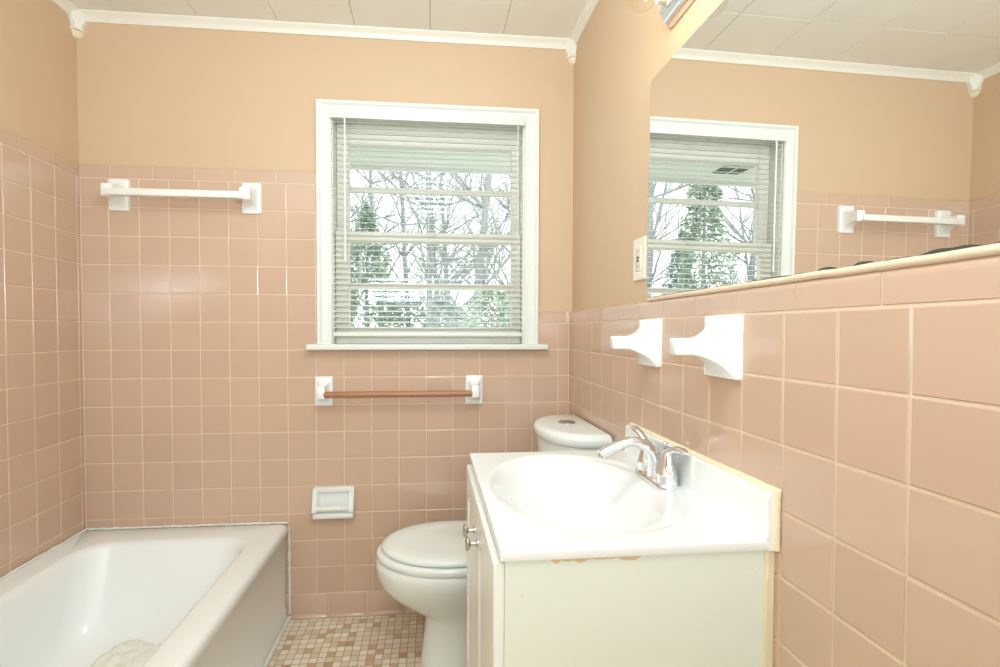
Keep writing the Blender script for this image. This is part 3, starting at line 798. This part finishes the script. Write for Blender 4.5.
def leafy(nm, x, y, h, w, seed, m, lab, cat, grp, n=5200, cone=True, base=-.7, leaf=.10):
    rnd = random.Random(seed); t = thing(nm, lab, cat, (x, y, -.7), grp)
    bm = bmesh.new(); tube(bm, [(x, y, -.7), (x, y, base+h*.8)], [.09 if cone else .03, .02], 7); obj('trunk', bm, 'bark', t)
    bm = bmesh.new()
    for i in range(n):
        u = rnd.random()**.8; a = rnd.uniform(0, 2*PI)
        R = (w*(1-u)**.75*(.75+.25*math.sin(a*3+u*17)) if cone else w*math.sqrt(max(.02, 1-(u*2-1)**2)))
        q = R*math.sqrt(rnd.uniform(.15, 1)); c = Vector((x+q*math.cos(a), y+q*math.sin(a), base+.1+u*h))
        s = leaf*rnd.uniform(.5, 1.2); v = Vector((math.cos(a), math.sin(a), rnd.uniform(-.8, .4))).normalized()
        v = (v+Vector((rnd.uniform(-.6, .6), rnd.uniform(-.6, .6), rnd.uniform(-.5, .5)))).normalized()
        p = v.cross(Vector((rnd.uniform(-1, 1), rnd.uniform(-1, 1), rnd.uniform(-1, 1)))).normalized()*s*.32
        a1 = [bm.verts.new(c+k) for k in (-v*s*.6, p, v*s*.6, -p)]; bm.faces.new(a1)
    obj('foliage', bm, m, t)
bare_tree(-4.7, 13.5, 9.0, .10, 15, 'farther leafless tree seen only in the mirror, half behind the mirrored evergreen')
bare_tree(-8.8, 14.5, 9.0, .10, 16, 'leafless tree at the right edge of the mirrored window panes')
G1, G2 = 'evergreen trees outside the window', 'shrubs outside the window'
leafy('evergreen_tree', -1.5, 12.0, 4.7, 1.7, 31, 'needle', 'green evergreen tree in the left half of the window panes', 'tree', G1)
leafy('evergreen_tree', -3.3, 16.0, 6.8, 1.5, 32, 'needle_dark', 'tall darker evergreen tree behind the green one at left of the window', 'tree', G1, 9000)
leafy('evergreen_tree', -5.0, 10.5, 6.2, 1.3, 33, 'needle', 'tall evergreen tree seen in the middle of the mirrored window', 'tree', G1, 7000)
leafy('evergreen_tree', -6.9, 15.0, 5.0, 1.4, 34, 'needle_dark', 'lower evergreen tree behind the tall one in the mirrored window', 'tree', G1)
leafy('shrub', 1.15, 9.5, 2.6, .75, 41, 'shrub', 'rounded green shrub low at the right side of the window panes', 'shrub', G2, 2600, False, -.75, .09)
leafy('shrub', .3, 11.0, 2.45, .6, 42, 'needle', 'rounded green shrub low at the middle of the window panes', 'shrub', G2, 2200, False, -.75, .09)
leafy('shrub', 2.1, 11.5, 3.1, .65, 43, 'shrub', 'taller green shrub low at the right edge of the window panes', 'shrub', G2, 2200, False, -.75, .09)
leafy('shrub', -.6, 13.6, 2.7, .9, 44, 'needle_dark', 'dark green shrub low at left of the middle window panes', 'shrub', G2, 2600, False, -.75, .09)

# ------------------------------------------------------------------ light
w = bpy.data.worlds.new('overcast_sky'); bpy.context.scene.world = w; w.use_nodes = True
bg = w.node_tree.nodes['Background']; bg.inputs['Color'].default_value = (.93, .95, 1, 1); bg.inputs['Strength'].default_value = 2.6
LC = (.72, .895, 1)
def area(name, loc, target, size, energy, col, sy=None):
    ld = bpy.data.lights.new(name, 'AREA'); ld.energy = energy; ld.color = col; ld.size = size
    if sy: ld.shape = 'RECTANGLE'; ld.size_y = sy
    o = bpy.data.objects.new(name, ld); C.objects.link(o); o.location = loc
    o.rotation_euler = (Vector(target)-Vector(loc)).to_track_quat('-Z', 'Y').to_euler()
    return o
ld = bpy.data.lights.new('overhead_fill', 'POINT'); ld.energy = 19; ld.color = LC; ld.shadow_soft_size = .14  # added overhead fill light with no fixture, lifts tub, floor and counter
lo = bpy.data.objects.new('overhead_fill', ld); C.objects.link(lo); lo.location = (.0, .75, 2.1)
area('bounce_flash', (-.35, -.75, 1.55), (-.35, -.25, 2.357), .5, 44, LC)
area('front_flash', (.22, -.75, 1.40), (-.55, 2.0, .45), .6, 9, LC)

# ------------------------------------------------------------------ camera
f, yaw, pit, rol = 501.3835, .0973, -.0255, .002
cam = bpy.data.cameras.new('camera'); co = bpy.data.objects.new('camera', cam); C.objects.link(co)
right = Vector((math.cos(yaw), -math.sin(yaw), 0)); fw = Vector((math.sin(yaw)*math.cos(pit), math.cos(yaw)*math.cos(pit), math.sin(pit)))
up = right.cross(fw)
r2 = right*math.cos(rol)+up*math.sin(rol); u2 = -right*math.sin(rol)+up*math.cos(rol)
mw = Matrix((r2, u2, -fw)).transposed().to_4x4(); mw.translation = (0, 0, 1.16); co.matrix_world = mw
cam.sensor_width = 36; cam.sensor_fit = 'HORIZONTAL'; cam.lens = f/1000*36
cam.shift_x = (500-479.98)/1000; cam.shift_y = (343.51-333.5)/1000
cam.clip_start = .02; cam.clip_end = 200
sc = bpy.context.scene; sc.camera = co
sc.view_settings.view_transform = 'Standard'; sc.view_settings.look = 'None'; sc.view_settings.gamma = 1
sc.view_settings.use_curve_mapping = False; sc.view_settings.exposure = 0
sc.cycles.use_denoising = True
sc.cycles.max_bounces = 10; sc.cycles.transparent_max_bounces = 16
sc.cycles.sample_clamp_indirect = 6; sc.cycles.caustics_reflective = False; sc.cycles.caustics_refractive = False
